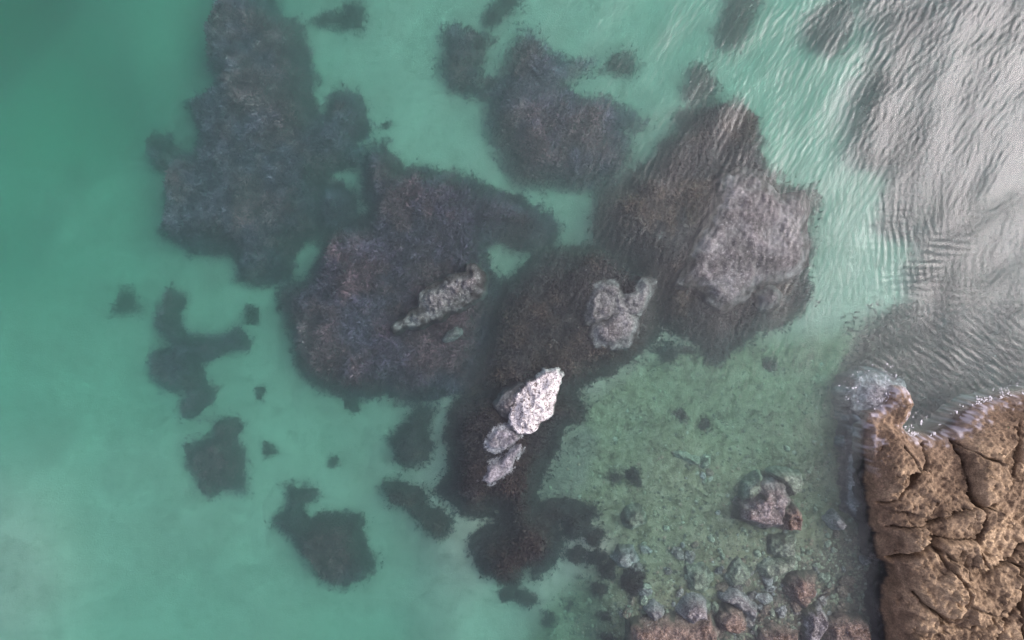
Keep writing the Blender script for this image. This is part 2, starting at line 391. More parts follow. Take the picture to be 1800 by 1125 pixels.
wx, wy = axis(-25, 25, STEP, 85), axis(-18, 18, STEP, 85)
WX, WY = np.meshgrid(wx, wy); WZ = np.zeros(WX.shape)
i0 = int(np.argmin(abs(wx + 25))); j0 = int(np.argmin(abs(wy + 18)))
WZ[j0:j0 + ny_, i0:i0 + nx_] = CZ[:len(wy) - j0, :len(wx) - i0]
V = np.stack([WX, WY, WZ], -1).reshape(-1, 3); ny2, nx2 = WX.shape
F = grid_faces(ny2, nx2)
idx = np.arange(ny2 * nx2).reshape(ny2, nx2)
ring = np.concatenate([idx[0, :-1], idx[:-1, -1], idx[-1, :0:-1], idx[:0:-1, 0]])
base = len(V); low = V[ring].copy(); low[:, 2] = -14.0
V = np.concatenate([V, low, [[0, 0, -14.0]]]); n = len(ring); rn = np.roll(np.arange(n), -1)
sk = np.stack([ring, base + np.arange(n), base + rn, ring[rn]], -1)
# bottom closed as quads: two fan triangles at a time
ev = np.arange(0, n - n % 2, 2)
bt = np.stack([np.full(len(ev), base + n), base + (ev + 2) % n, base + (ev + 1) % n, base + ev], -1)
me = raw_mesh('water', V, np.concatenate([F, sk, bt]))
tag(link('water', me, M['water']), 'clear green sea water with wind ripples over the whole bay', 'water', kind='structure')

# ------------------------------------------------------------------ seaweed reefs
reef_fields = []           # (function of x,y -> z) used to seat the rocks
def ground_z(x, y):
    z = seabed_z(x, y)
    for f in reef_fields: z = np.maximum(z, f(x, y))
    return z

def blades(x, y, z, n_len, hue, seed, spread=1.0):
    """bent leaf strips, five vertices each"""
    r = np.random.default_rng(seed); n = len(x)
    az = r.random(n) * 2 * np.pi; L = n_len * (0.5 + r.random(n)); w = L * (0.16 + 0.18 * r.random(n)); lean = 0.35 + 0.9 * r.random(n) * spread
    dx, dy = np.cos(az), np.sin(az); px_, py_ = -dy, dx
    base = np.stack([x, y, z - 0.04], -1)
    mid = base + np.stack([dx * L * 0.45 * np.sin(lean), dy * L * 0.45 * np.sin(lean), L * 0.5 * np.cos(lean) + 0.03], -1)
    l2 = np.minimum(lean + 0.5, 1.75)
    tip = mid + np.stack([dx * L * 0.6 * np.sin(l2), dy * L * 0.6 * np.sin(l2), L * 0.5 * np.cos(l2)], -1)
    side = np.stack([px_, py_, 0.4 * (r.random(n) - 0.5)], -1)
    V = np.stack([base - side * (w * 0.3)[:, None], base + side * (w * 0.3)[:, None], mid + side * (w * 0.5)[:, None], mid - side * (w * 0.5)[:, None], tip], 1).reshape(-1, 3)
    b0 = np.arange(n) * 5
    F = np.concatenate([np.stack([b0, b0 + 1, b0 + 2], -1), np.stack([b0, b0 + 2, b0 + 3], -1), np.stack([b0 + 3, b0 + 2, b0 + 4], -1)])
    pal = np.array([(0.030, 0.026, 0.024), (0.045, 0.034, 0.028), (0.022, 0.024, 0.020), (0.060, 0.046, 0.044), (0.085, 0.066, 0.058)])
    k = r.choice(5, n, p=[0.3, 0.27, 0.23, 0.13, 0.07])
    c = 0.62 * (0.5 * pal[k] + 0.5 * pal.mean(0)) * (0.8 + 0.4 * r.random(n))[:, None] * np.array(hue)
    patch = 0.9 + 0.4 * smooth(0.5, 0.85, vnoise(x * 1.9, y * 1.9, seed)) * smooth(0.3, 0.7, vnoise(x * 0.5, y * 0.5, seed + 1))
    c = c * patch[:, None]
    mixv = smooth(0.35, 0.65, 0.6 * vnoise(x * 0.7, y * 0.7, seed + 2) + 0.4 * vnoise(x * 2.6, y * 2.6, seed + 4))[:, None]
    c = c * (mixv * np.array((1.2, 1.04, 0.97)) + (1 - mixv) * np.array((0.82, 0.92, 1.1)))
    c = c * (0.55 + 0.9 * smooth(0.3, 0.75, vnoise(x * 4.5, y * 4.5, seed + 6)))[:, None]
    return V, F, np.repeat(c, 5, 0)

def reef(name, label, polys, top, lift=0.35, slope=1.1, lump=0.22, dens=620, blade=0.17, hue=(1, 1, 1), seed=1, wob=0.28, feather=0.38, group='seaweed reefs on the sandy bed', cat='reef', seat=True):
    P = [Wg(p, lift) for p in polys]
    a = np.concatenate([np.array(p) for p in P]); lo, hi = a.min(0) - 0.8, a.max(0) + 0.8
    def field(x, y, wb=wob):
        s = multi_dist(x, y, P) + wb * fbm(x * 1.1, y * 1.1, seed, 4) + 0.10 * fbm(x * 4, y * 4, seed + 9, 2)
        t = smooth(-0.05, slope, s)
        zb = seabed_z(x, y); zt = -top + lump * (fbm(x * 0.9, y * 0.9, seed + 3, 4) * 1.6 - 0.1)
        h = np.maximum(zt - zb, min(0.3, lift + 0.05))
        z = zb + t * h * 0.85 + smooth(-0.15, 0.25, s) * h * 0.15 + t * lump * 0.5 * fbm(x * 3.2, y * 3.2, seed + 5, 3)
        return np.where(s > -0.15, z, zb - 0.25), s
    st = 0.10 if (hi - lo).max() > 2 else 0.06
    xs = np.arange(lo[0], hi[0], st); ys = np.arange(lo[1], hi[1], st); GX, GY = np.meshgrid(xs, ys)
    GZ, S = field(GX, GY)
    keep = (S > feather - 0.38) if feather > 0.3 else (S > 0.02); f = grid_faces(len(ys), len(xs)); f = f[keep.ravel()[f].any(1)]
    v, f, _ = compact(np.stack([GX, GY, GZ], -1).reshape(-1, 3), f)
    c = a.mean(0); cz = float(seabed_z(c[0], c[1]))
    root = empty(name, (c[0], c[1], cz)); org = np.array([c[0], c[1], cz])
    tag(root, label, cat, group)
    link('reef_rock', raw_mesh('reef_rock', v - org, f), M['reef'], root)
    r = np.random.default_rng(seed + 100); area = (hi - lo).prod(); n = int(area * dens)
    bx = lo[0] + r.random(n) * (hi[0] - lo[0]); by = lo[1] + r.random(n) * (hi[1] - lo[1])
    bz, s = field(bx, by); fo = min(0.38, feather); k = s > -fo + (fo + feather - 0.01) * r.random(n) ** 0.8; bx, by, bz = bx[k], by[k], np.maximum(bz[k], seabed_z(bx[k], by[k]))
    bv, bf, bc = blades(bx, by, bz, blade, hue, seed)
    tag(link('seaweed', raw_mesh('seaweed', bv - org, bf, bc, False), M['weed'], root), kind='stuff')
    if seat: reef_fields.append(lambda x, y: field(np.asarray(x, float), np.asarray(y, float))[0])
    return root

A = [[(395, -60), (395, 0), (393, 20), (383, 35), (372, 55), (365, 80), (362, 105), (370, 125), (378, 150), (362, 165), (340, 170), (325, 178), (335, 190), (340, 215), (345, 250), (342, 275), (315, 270),
      (300, 258), (285, 245), (268, 238), (262, 255), (270, 285), (283, 302), (298, 305), (290, 330), (288, 360), (288, 395), (283, 405), (300, 425), (325, 438), (360, 445), (395, 443), (412, 455),
      (420, 485), (440, 492), (470, 495), (500, 490), (510, 470), (502, 458), (515, 440), (530, 425), (548, 425), (562, 405), (562, 350), (560, 318), (575, 298), (600, 288), (625, 288), (632, 282),
      (625, 262), (622, 245), (635, 228), (645, 210), (640, 185), (628, 165), (612, 157), (590, 160), (578, 170), (572, 195), (558, 195), (548, 180), (545, 160), (548, 130), (540, 110), (542, 85),
      (535, 65), (520, 40), (500, 28), (480, 10), (473, 0), (473, -60)],
     [(568, 340), (585, 322), (600, 325), (612, 345), (620, 360), (625, 385), (600, 402), (570, 410), (555, 400), (555, 350)]]
B = [[(650, 262), (672, 255), (685, 270), (700, 280), (705, 300), (715, 295), (730, 290), (755, 292), (765, 305), (790, 300), (830, 308), (845, 320), (865, 335), (890, 340), (915, 340), (930, 355),
      (950, 362), (965, 375), (977, 395), (975, 412), (960, 425), (935, 435), (905, 428), (880, 425), (862, 425), (860, 440), (866, 465), (885, 492), (875, 540), (862, 590), (850, 640), (835, 685), (800, 690),
      (770, 690), (755, 705), (720, 705), (690, 700), (675, 690), (650, 695), (620, 700), (590, 690), (565, 675), (545, 660), (528, 640), (522, 615), (515, 590), (508, 560), (497, 535), (492, 515),
      (505, 500), (525, 495), (545, 480), (555, 455), (562, 430), (570, 412), (595, 400), (622, 390), (645, 385), (655, 365), (642, 350), (640, 330), (638, 300), (640, 275)]]
C = [[(855, 200), (862, 185), (850, 175), (848, 160), (870, 150), (885, 140), (880, 120), (905, 110), (895, 95), (890, 80), (905, 70), (905, 60), (930, 50), (945, 58), (960, 72), (968, 90), (980, 95),
      (1000, 105), (1020, 98), (1045, 100), (1055, 115), (1040, 130), (1015, 135), (1010, 150), (1030, 160), (1060, 165), (1085, 180), (1110, 195), (1135, 205), (1145, 215), (1125, 225), (1110, 235),
      (1115, 250), (1110, 275), (1105, 300), (1080, 320), (1050, 330), (1010, 330), (980, 325), (950, 325), (920, 318), (900, 305), (885, 290), (880, 265), (870, 245), (862, 225)]]
G = [[(785, 45), (800, 40), (815, 50), (840, 60), (865, 65), (855, 80), (840, 84), (850, 90), (852, 100), (845, 120), (850, 135), (870, 140), (885, 137), (878, 150), (850, 155), (820, 165), (790, 155), (778, 135), (775, 105), (785, 85), (780, 65)]]
D = [[(1050, 345), (1075, 333), (1100, 322), (1110, 310), (1130, 290), (1150, 270), (1160, 250), (1180, 235), (1200, 215), (1190, 200), (1215, 185), (1235, 175), (1255, 172), (1275, 178), (1300, 180),
      (1320, 195), (1335, 215), (1338, 240), (1335, 265), (1350, 290), (1370, 305), (1372, 330), (1400, 330), (1435, 335), (1442, 355), (1425, 385), (1428, 410), (1435, 440), (1425, 475), (1422, 520),
      (1415, 545), (1390, 565), (1370, 572), (1345, 580), (1325, 595), (1300, 605), (1280, 615), (1265, 635), (1248, 628), (1240, 605), (1215, 590), (1190, 580), (1168, 568), (1150, 540), (1140, 500), (1100, 460), (1055, 432), (1045, 400), (1050, 370)]]
E = [[(885, 490), (905, 482), (930, 457), (960, 442), (1000, 440), (1040, 428), (1065, 432), (1110, 462), (1150, 500), (1162, 560), (1145, 600), (1120, 620), (1090, 640), (1070, 655), (1040, 665), (1015, 690),
      (1008, 715), (960, 690), (900, 690), (840, 700), (812, 692), (840, 650), (855, 600), (868, 545)]]
Fp = [[(800, 705), (830, 690), (870, 665), (985, 660), (1012, 690), (1028, 715), (1024, 738), (1000, 757), (986, 790), (967, 808), (957, 843), (947, 870), (949, 886), (996, 890), (1045, 894), (1047, 910),
       (1027, 916), (1035, 935), (1020, 949), (1006, 949), (992, 921), (975, 916), (984, 937), (988, 964), (977, 992), (957, 1011), (949, 1029), (934, 1025), (930, 1004), (918, 1004), (910, 1021), (883, 1025),
       (852, 1013), (836, 988), (828, 964), (836, 953), (855, 933), (873, 929), (871, 914), (883, 910), (881, 890), (867, 894), (848, 910), (816, 912), (805, 898), (789, 882), (762, 871), (764, 859),
       (777, 843), (789, 824), (785, 808), (797, 789), (780, 770), (790, 740)]]
reef('seaweed_reef', 'largest dark seaweed reef in the deep green water by the upper left edge', A, 1.9, seed=11, hue=(2.7, 1.75, 2.5))
reef('seaweed_reef', 'broad rounded seaweed reef around the long thin sunken rock', B, 1.25, seed=12, hue=(1.75, 1.2, 1.75))
reef('seaweed_reef', 'dark oval seaweed reef under the rippled water at top centre', C, 1.5, seed=13, hue=(2.6, 1.7, 2.4), feather=0.75)
reef('seaweed_reef', 'hook shaped seaweed patch beside the oval reef at top', G, 2.0, seed=14, slope=0.6, feather=0.5, hue=(2.2, 1.5, 2.0))
reef('seaweed_reef', 'seaweed reef carrying the largest pale sunken rock', D, 0.75, seed=15, hue=(1.1, 1.0, 0.95))
reef('seaweed_reef', 'brown black seaweed reef around the lumpy pale rock in the middle', E, 0.55, seed=16, hue=(0.75, 0.72, 0.68), blade=0.15)
T = [[(1535, -200), (1512, 0), (1528, 90), (1505, 190), (1475, 240), (1480, 280), (1515, 290), (1560, 320), (1562, 400), (1608, 450), (1608, 505), (1540, 545), (1512, 600), (1500, 670), (1570, 690), (1610, 760), (1680, 760), (1760, 730), (1850, 720), (2100, 720), (2100, -200)]]
reef('seaweed_reef', 'wide dark reef lying under the silvery glare at the right edge', T, 1.3, seed=18, dens=330, blade=0.2, wob=0.9, feather=1.0)
reef('seaweed_reef', 'blackest seaweed reef below the white rock that breaks the surface', Fp, 0.40, seed=17, hue=(0.5, 0.5, 0.5), blade=0.14)
small = [
 ('two lobed seaweed patch near the left edge below the largest reef', [[(297, 508), (320, 525), (310, 542), (310, 572), (330, 588), (360, 592), (393, 595), (413, 578), (433, 592), (430, 612), (400, 608), (380, 628), (350, 635), (353, 668),
   (370, 688), (367, 712), (347, 732), (320, 732), (313, 715), (327, 692), (283, 685), (270, 658), (267, 628), (277, 612), (300, 608), (283, 588), (273, 555), (290, 538)]], 2.4, (3.0, 1.6, 2.5)),
 ('grey green seaweed patch with ragged top in the lower left', [[(325, 785), (338, 790), (355, 775), (370, 765), (375, 745), (395, 738), (415, 735), (420, 755), (410, 775), (425, 790), (432, 810), (425, 835), (425, 865), (405, 865), (390, 860), (370, 872), (350, 865), (345, 840), (330, 825)]], 2.1, (2.8, 1.6, 2.4)),
 ('dark diamond shaped seaweed patch with a small arm at lower left of centre', [[(498, 858), (510, 848), (522, 860), (545, 855), (560, 865), (548, 878), (532, 885), (530, 905), (545, 915), (560, 905), (590, 903), (610, 905), (630, 905), (640, 915), (635, 935),
   (640, 960), (652, 985), (662, 985), (650, 1005), (635, 1018), (610, 1030), (585, 1030), (560, 1010), (545, 985), (528, 960), (510, 940), (490, 925), (480, 915), (490, 900), (505, 895), (508, 880)]], 1.8, (1.5, 1.0, 1.3)),
 ('rounded seaweed clump left of the white rock', [[(689, 769), (707, 757), (725, 735), (738, 722), (758, 726), (752, 761), (758, 789), (750, 812), (722, 824), (699, 812)]], 1.5, (1, 1, 1)),
 ('slanting pair of joined seaweed clumps left of the blackest reef', [[(676, 855), (695, 849), (715, 853), (742, 859), (754, 875), (734, 890), (765, 902), (793, 914), (785, 941), (769, 947), (746, 935), (730, 910), (711, 890), (683, 888)]], 1.3, (0.85, 0.87, 0.85)),
 ('lone seaweed clump nearest the left edge', [[(193, 552), (200, 535), (210, 515), (225, 512), (235, 525), (242, 545), (225, 552)]], 2.9, (1, 1, 1)),
 ('faint seaweed patch at the top edge right of the largest reef', [[(555, 33), (568, 18), (603, 18), (616, 5), (639, 8), (642, 28), (634, 46), (611, 51), (593, 43), (560, 43)]], 2.3, (1, 1, 1)),
 ('pointed seaweed tuft above the reef with the largest rock', [[(1205, 165), (1215, 140), (1215, 120), (1230, 108), (1245, 115), (1250, 135), (1260, 150), (1250, 170), (1225, 178)]], 1.9, (1, 1, 1)),
 ('small seaweed patch at the tip right of the oval reef', [[(1070, 110), (1080, 95), (1100, 90), (1115, 100), (1120, 120), (1110, 132), (1090, 125), (1070, 122)]], 2.1, (1, 1, 1)),
 ('seaweed patch cut by the top edge above the hook shaped patch', [[(855, 30), (862, 12), (880, 0), (890, -30), (920, -30), (915, 5), (895, 20), (875, 40), (855, 42)]], 2.1, (1, 1, 1)),
 ('blurred seaweed patch under ripples at the top edge left of the glare', [[(1260, 60), (1275, 20), (1290, -30), (1345, -30), (1330, 20), (1320, 45), (1300, 75), (1265, 85)]], 1.9, (1, 1, 1)),
 ('blurred seaweed patch at the top edge where the glare begins', [[(1420, 50), (1440, 20), (1480, -10), (1500, 40), (1490, 75), (1465, 95), (1430, 80)]], 1.7, (1, 1, 1)),
 ('thin seaweed tufts on the shelf below the reef with the largest rock', [[(1160, 615), (1175, 605), (1190, 612), (1220, 610), (1225, 620), (1195, 622), (1185, 637), (1168, 630)]], 1.45, (1.1, 1.2, 1.1)),
 ('black strip standing in for the shade of the cleft along the left foot of the shore rock', [[(1524, 925), (1545, 930), (1552, 990), (1560, 1010), (1556, 1070), (1566, 1160), (1540, 1160), (1538, 1060), (1535, 1000), (1526, 960)]], 0.12, (0.5, 0.5, 0.5)),  # near-black blades added to paint the shade in the cleft
]
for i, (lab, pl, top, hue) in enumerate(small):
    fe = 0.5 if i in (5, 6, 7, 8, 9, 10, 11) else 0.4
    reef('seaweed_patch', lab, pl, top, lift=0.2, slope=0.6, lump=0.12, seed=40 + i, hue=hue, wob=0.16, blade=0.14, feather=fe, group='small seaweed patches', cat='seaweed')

# round clumps: one low dark bush each
def clump(px, py, rx, ry, label, seed, height=0.28, dark=1.0):
    r = np.random.default_rng(seed); k = 14; ph = r.random(3) * 6.28; poly = []
    for i in range(k):
        th = i * 2 * math.pi / k; q = 1 + 0.22 * math.sin(2 * th + ph[0]) + 0.16 * math.sin(3 * th + ph[1]) + 0.12 * math.sin(5 * th + ph[2])
        poly.append((px + rx * q * math.cos(th), py + ry * q * math.sin(th)))
    x, y = Wg([(px, py)])[0]; top = float(depth_at(np.array([x]), np.array([y]))[0]) - height
    reef('seaweed_clump', label, [poly], top, lift=0.1, slope=0.3, lump=0.05, seed=seed, hue=((dark - 0.35) * 0.9,) * 3, wob=0.10, blade=0.11, feather=0.22, dens=1100, group='round seaweed clumps', cat='seaweed', seat=False)
clumps = [
 (1113, 1020, 23, 19, 'largest round black clump on the gravel, right of the blackest reef', 0.6),
 (1115, 838, 12, 11, 'round black clump alone in the middle of the green shelf', 0.7),
 (1082, 840, 5, 6, 'tiny dark clump left of the round black one on the shelf', 0.9),
 (1051, 1035, 12, 9, 'dark clump left of the largest round black clump', 0.9),
 (895, 1042, 14, 15, 'left of two dark clumps just below the blackest reef', 0.8),
 (926, 1053, 18, 12, 'right and wider of two dark clumps below the blackest reef', 0.8),
 (965, 1088, 8, 10, 'small dark clump near the bottom edge below the blackest reef', 1.0),
 (1063, 1083, 7, 8, 'small dark clump near the bottom edge left of the brown stones', 1.0),
 (1072, 1122, 14, 9, 'dark clump cut by the bottom edge', 0.8),
 (1003, 1063, 6, 6, 'small dark clump between the pair and the gravel', 1.0),
 (1014, 976, 15, 11, 'leftmost clump of the chain right of the blackest reef', 0.8),
 (1045, 946, 14, 12, 'topmost clump of the chain right of the blackest reef', 0.75),
 (1047, 980, 15, 11, 'middle clump of the chain right of the blackest reef', 0.75),
 (1070, 1003, 14, 13, 'lowest clump of the chain, touching the largest black clump', 0.75),
 (1355, 641, 9, 10, 'dark tuft on the shelf below the largest pale rock', 1.1),
 (1240, 748, 8, 7, 'right of two small dark tufts in the middle of the green shelf', 1.1),
 (1197, 728, 6, 6, 'left of two small dark tufts in the middle of the green shelf', 1.1),
 (442, 553, 13, 12, 'small round clump right of the two lobed patch', 1.0),
 (620, 713, 10, 10, 'faint clump at the lower edge of the broad rounded reef', 1.2),
 (455, 690, 7, 9, 'faint clump between the two lobed patch and the broad reef', 1.3),
 (470, 790, 9, 8, 'small clump right of the ragged patch', 1.1),
 (585, 812, 7, 8, 'small clump above the diamond shaped patch', 1.1),
 (680, 220, 6, 7, 'tiny clump on the sand right of the largest reef', 1.2),
 (1003, 735, 0, 0, None, 0),
]
for i, (px, py, rx, ry, lab, dk) in enumerate(clumps):
    if lab: clump(px, py, rx, ry, lab, 200 + i, 0.16 + 0.010 * rx, dk)

# ------------------------------------------------------------------ rocks as shaped height meshes
def rock(name, label, poly, top, mat, edge_drop=0.35, slope=0.5, rough=0.10, seed=1, ref=None, ridge=None, group=None, st=0.035, sink=0.15, wob=0.10, cell=1.6, tilt=(0, 0), cover_in=0.16):
    """top: world z of the crown; ref: level at which the traced outline is taken"""
    ref = top - edge_drop if ref is None else ref
    p = np.array(poly, float); x, y = W(p[:, 0], p[:, 1], ref); P = list(zip(x, y))
    a = np.array(P); lo, hi = a.min(0) - 0.35, a.max(0) + 0.35
    xs = np.arange(lo[0], hi[0], st); ys = np.arange(lo[1], hi[1], st); GX, GY = np.meshgrid(xs, ys)
    s = inside_dist(GX, GY, P) + wob * fbm(GX * 2.6, GY * 2.6, seed, 5, 0.6)
    t = smooth(0, slope, s)
    f1, f2, cid = worley(GX * cell + 0.3 * fbm(GX * 2, GY * 2, seed + 2), GY * cell + 0.3 * fbm(GX * 2, GY * 2, seed + 4), seed)
    blockz = (cid - 0.5) * rough * 0.7 - rough * 0.5 * np.abs(fbm(GX * 1.6, GY * 1.6, seed + 21, 4)) * 3
    g = ground_z(GX, GY) - sink
    c = a.mean(0)
    z = top - edge_drop * (1 - t) + (0.45 + 0.55 * t) * smooth(-0.05, 0.12, s) * (blockz + rough * fbm(GX * 3, GY * 3, seed + 6, 4) + 0.8 * rough * (0.35 - np.abs(fbm(GX * 6, GY * 6, seed + 8, 3))))
    z = z + tilt[0] * (GX - c[0]) + tilt[1] * (GY - c[1])
    w = smooth(-0.22, 0.0, s); z = np.where(s > 0, z, g * (1 - w) + np.maximum(z, g) * w)
    z = np.maximum(z, g)
    cv = smooth(cover_in, cover_in - 0.22, s + 0.46 * fbm(GX * 3.0, GY * 3.0, seed + 31, 5, 0.6)) if cover_in > -1 else np.zeros(s.shape)
    f = grid_faces(len(ys), len(xs)); f = f[(s.ravel()[f] > -0.22).any(1)]
    v, f, cv = compact(np.stack([GX, GY, z], -1).reshape(-1, 3), f, np.stack([cv, 0 * cv, 0 * cv], -1).reshape(-1, 3))
    org = np.array([c[0], c[1], float(z.min())])
    o = link(name, raw_mesh(name, v - org, f, cv), M[mat]); o.location = org
    return tag(o, label, 'rock', group)

rock('sunken_rock', 'largest pale sunken rock on the right hand reef', [(1272, 306), (1294, 296), (1342, 302), (1348, 322), (1374, 341), (1416, 334), (1424, 373), (1419, 405), (1425, 430), (1422, 466), (1400, 485), (1371, 494),
     (1330, 505), (1304, 530), (1275, 546), (1249, 533), (1240, 517), (1220, 504), (1188, 498), (1208, 466), (1224, 414), (1246, 392), (1256, 363), (1268, 334)], -0.10, 'pale', 0.34, 0.5, 0.12, 301, st=0.045, cell=0.9, cover_in=0.24)
rock('sunken_rock', 'small block at the lower corner of the largest pale rock', [(1327, 517), (1355, 499), (1373, 517), (1370, 536), (1348, 546), (1329, 537)], -0.15, 'pale', 0.4, 0.35, 0.06, 302)
rock('sunken_rock', 'jagged upper pale rock in the middle of the picture', [(1061, 494), (1091, 496), (1097, 512), (1119, 504), (1127, 487), (1155, 493), (1149, 515), (1136, 540), (1124, 562), (1090, 560), (1050, 572), (1027, 571), (1027, 551), (1033, 521), (1044, 501)], -0.15, 'barnacle', 0.35, 0.3, 0.15, 303, cell=1.5, cover_in=0.12)
rock('sunken_rock', 'rounded pale boulder just below the jagged rock in the middle', [(1053, 562), (1070, 548), (1097, 537), (1124, 557), (1122, 584), (1105, 607), (1080, 612), (1047, 608), (1038, 590), (1042, 571)], -0.08, 'barnacle', 0.35, 0.4, 0.09, 304, cell=1.1, cover_in=0.06)
rock('sunken_rock', 'long thin pale sunken rock pointing down to the left', [(819, 465), (833, 465), (848, 482), (847, 498), (849, 509), (841, 522), (819, 532), (791, 548), (774, 559), (755, 562), (736, 572), (708, 573), (691, 582), (686, 576), (702, 565), (716, 551),
     (738, 543), (736, 518), (749, 504), (772, 496), (799, 484), (822, 479)], -0.24, 'barnacle', 0.2, 0.35, 0.16, 305, cell=1.4, tilt=(0.07, 0.02), cover_in=0.12)
rock('sunken_rock', 'small pale sliver below the long thin rock', [(781, 597), (787, 588), (799, 581), (807, 585), (795, 594)], -0.5, 'barnacle', 0.25, 0.12, 0.04, 306, wob=0.04, cover_in=-9)
rock('sunken_rock', 'small pale chip left of the largest pale rock', [(1145, 422), (1152, 410), (1163, 404), (1172, 409), (1165, 422), (1156, 433)], -0.55, 'barnacle', 0.25, 0.2, 0.05, 307, wob=0.05, cover_in=-9)
rock('emergent_rock', 'bright white rock breaking the surface in the middle', [(961, 659), (978, 655), (985, 660), (986, 677), (974, 692), (972, 715), (967, 726), (948, 745), (931, 761), (912, 760), (903, 749), (901, 732), (905, 715), (912, 695), (931, 678), (950, 668)], 0.42, 'white', 0.34, 0.4, 0.13, 308, ref=0.12, st=0.028, cell=2.6, cover_in=0.0, wob=0.16)
rock('sunken_rock', 'grey shoulder on the left side of the white rock', [(950, 666), (931, 674), (905, 683), (886, 696), (873, 715), (884, 728), (899, 736), (903, 752), (915, 745), (918, 715), (935, 690)], -0.02, 'pale', 0.3, 0.3, 0.12, 309, cover_in=-0.02)
rock('sunken_rock', 'oval grey rock below the white rock', [(852, 777), (861, 756), (875, 749), (892, 750), (908, 752), (916, 768), (910, 780), (892, 789), (869, 794), (855, 791)], -0.0, 'ledge', 0.3, 0.25, 0.10, 310, cover_in=-0.04)
rock('sunken_rock', 'slender grey rock trailing down left under the oval one', [(920, 774), (919, 790), (907, 811), (899, 832), (882, 845), (861, 853), (842, 845), (852, 830), (855, 815), (878, 806), (891, 793), (906, 778)], -0.02, 'ledge', 0.3, 0.2, 0.08, 311, wob=0.06, cover_in=-0.06)
# stones of the shallow corner
stones = [
 ('grey barnacled boulder on the gravel left of the tan shore rock', [(1306, 893), (1320, 876), (1340, 853), (1362, 848), (1380, 858), (1386, 880), (1380, 900), (1376, 922), (1350, 928), (1327, 923), (1302, 913)], -0.04, 'mixed', 0.4, 0.5),
 ('brown split stone leaning on the grey barnacled boulder', [(1378, 917), (1383, 900), (1397, 891), (1410, 908), (1402, 931), (1380, 930)], 0.12, 'brown', 0.4, 0.25),
 ('green slab behind the grey barnacled boulder', [(1363, 836), (1385, 831), (1408, 837), (1410, 864), (1390, 870), (1380, 848)], -0.35, 'algae', 0.3, 0.2),
 ('narrow green stone at the left of the grey barnacled boulder', [(1308, 880), (1316, 854), (1338, 840), (1336, 856), (1322, 874)], -0.35, 'algae', 0.3, 0.15),
 ('pale green round stone above the largest black clump', [(1098, 910), (1106, 896), (1122, 894), (1134, 906), (1132, 922), (1114, 930), (1101, 922)], -0.6, 'algae', 0.3, 0.25),
 ('pale grey stone right above the largest black clump', [(1080, 982), (1090, 967), (1113, 966), (1120, 985), (1105, 998), (1090, 996)], -0.6, 'grey', 0.3, 0.25),
 ('flat green slab below the grey barnacled boulder', [(1337, 998), (1350, 989), (1397, 980), (1396, 1000), (1350, 1014)], -0.3, 'algae', 0.25, 0.2),
 ('brownish green stone between the boulder and the flat slab', [(1362, 950), (1395, 945), (1398, 975), (1372, 982), (1358, 972)], -0.35, 'algae', 0.25, 0.25),
 ('small green stone left of the flat slab', [(1280, 1013), (1300, 989), (1318, 1003), (1308, 1028), (1285, 1028)], -0.4, 'algae', 0.25, 0.25),
 ('broad green stone farther left of the flat slab', [(1212, 1004), (1237, 997), (1253, 1017), (1238, 1038), (1215, 1034)], -0.45, 'algae', 0.25, 0.3),
 ('large brownish green stone below the flat slab', [(1387, 1027), (1403, 1012), (1431, 1016), (1435, 1042), (1413, 1068), (1392, 1052)], -0.05, 'brown', 0.35, 0.35),
 ('wide brown stone at the left of the bottom edge shingle', [(1112, 1100), (1140, 1097), (1177, 1088), (1210, 1094), (1247, 1083), (1262, 1110), (1255, 1160), (1105, 1160)], 0.05, 'brown', 0.35, 0.5),
 ('small white stone above the wide brown stone', [(1142, 1076), (1152, 1068), (1163, 1074), (1165, 1083), (1150, 1086)], -0.1, 'grey', 0.3, 0.15),
 ('jagged white stone at the right end of the wide brown stone', [(1198, 1078), (1210, 1062), (1224, 1056), (1238, 1066), (1243, 1084), (1215, 1093)], 0.06, 'grey', 0.35, 0.22),
 ('pink brown stone at the middle of the bottom edge shingle', [(1263, 1095), (1281, 1071), (1305, 1079), (1314, 1098), (1296, 1112), (1272, 1109)], 0.08, 'brown', 0.35, 0.3),
 ('pale ridge stone above the pink brown stone', [(1274, 1054), (1297, 1044), (1308, 1054), (1330, 1070), (1326, 1092), (1312, 1076), (1290, 1060)], -0.1, 'grey', 0.25, 0.12),
 ('upright grey stone near the bottom edge left of the shore rock', [(1422, 1078), (1443, 1070), (1454, 1087), (1444, 1108), (1430, 1140), (1416, 1140), (1418, 1100)], 0.12, 'grey', 0.35, 0.25),
 ('low brown stone cut by the bottom edge', [(1340, 1114), (1368, 1104), (1400, 1112), (1405, 1160), (1335, 1160)], 0.06, 'brown', 0.3, 0.3),
 ('brown stone in the bottom corner against the shore rock', [(1460, 1100), (1485, 1085), (1528, 1095), (1540, 1160), (1455, 1160)], 0.05, 'brown', 0.3, 0.35),
 ('left arm of the V shaped pale stone pair on the green shelf', [(1192, 797), (1203, 797), (1225, 809), (1231, 817), (1220, 817), (1206, 809)], -0.95, 'algae', 0.2, 0.1),
 ('right arm of the V shaped pale stone pair on the green shelf', [(1233, 814), (1242, 802), (1251, 802), (1246, 812), (1236, 822)], -0.95, 'algae', 0.2, 0.1),
 ('tall sunken stone beside the foot of the shore rock', [(1462, 915), (1472, 905), (1482, 920), (1478, 930), (1466, 926)], -0.3, 'grey', 0.3, 0.15),
]
for i, (lab, pl, top, mt, ed, sl) in enumerate(stones):
    rock('stone', lab, pl, top, mt, ed, 0.45 * sl, 0.13, 400 + i, group='stones of the shallow corner', wob=0.13, cell=2.0, cover_in=0.03 if sl > 0.22 else -9)

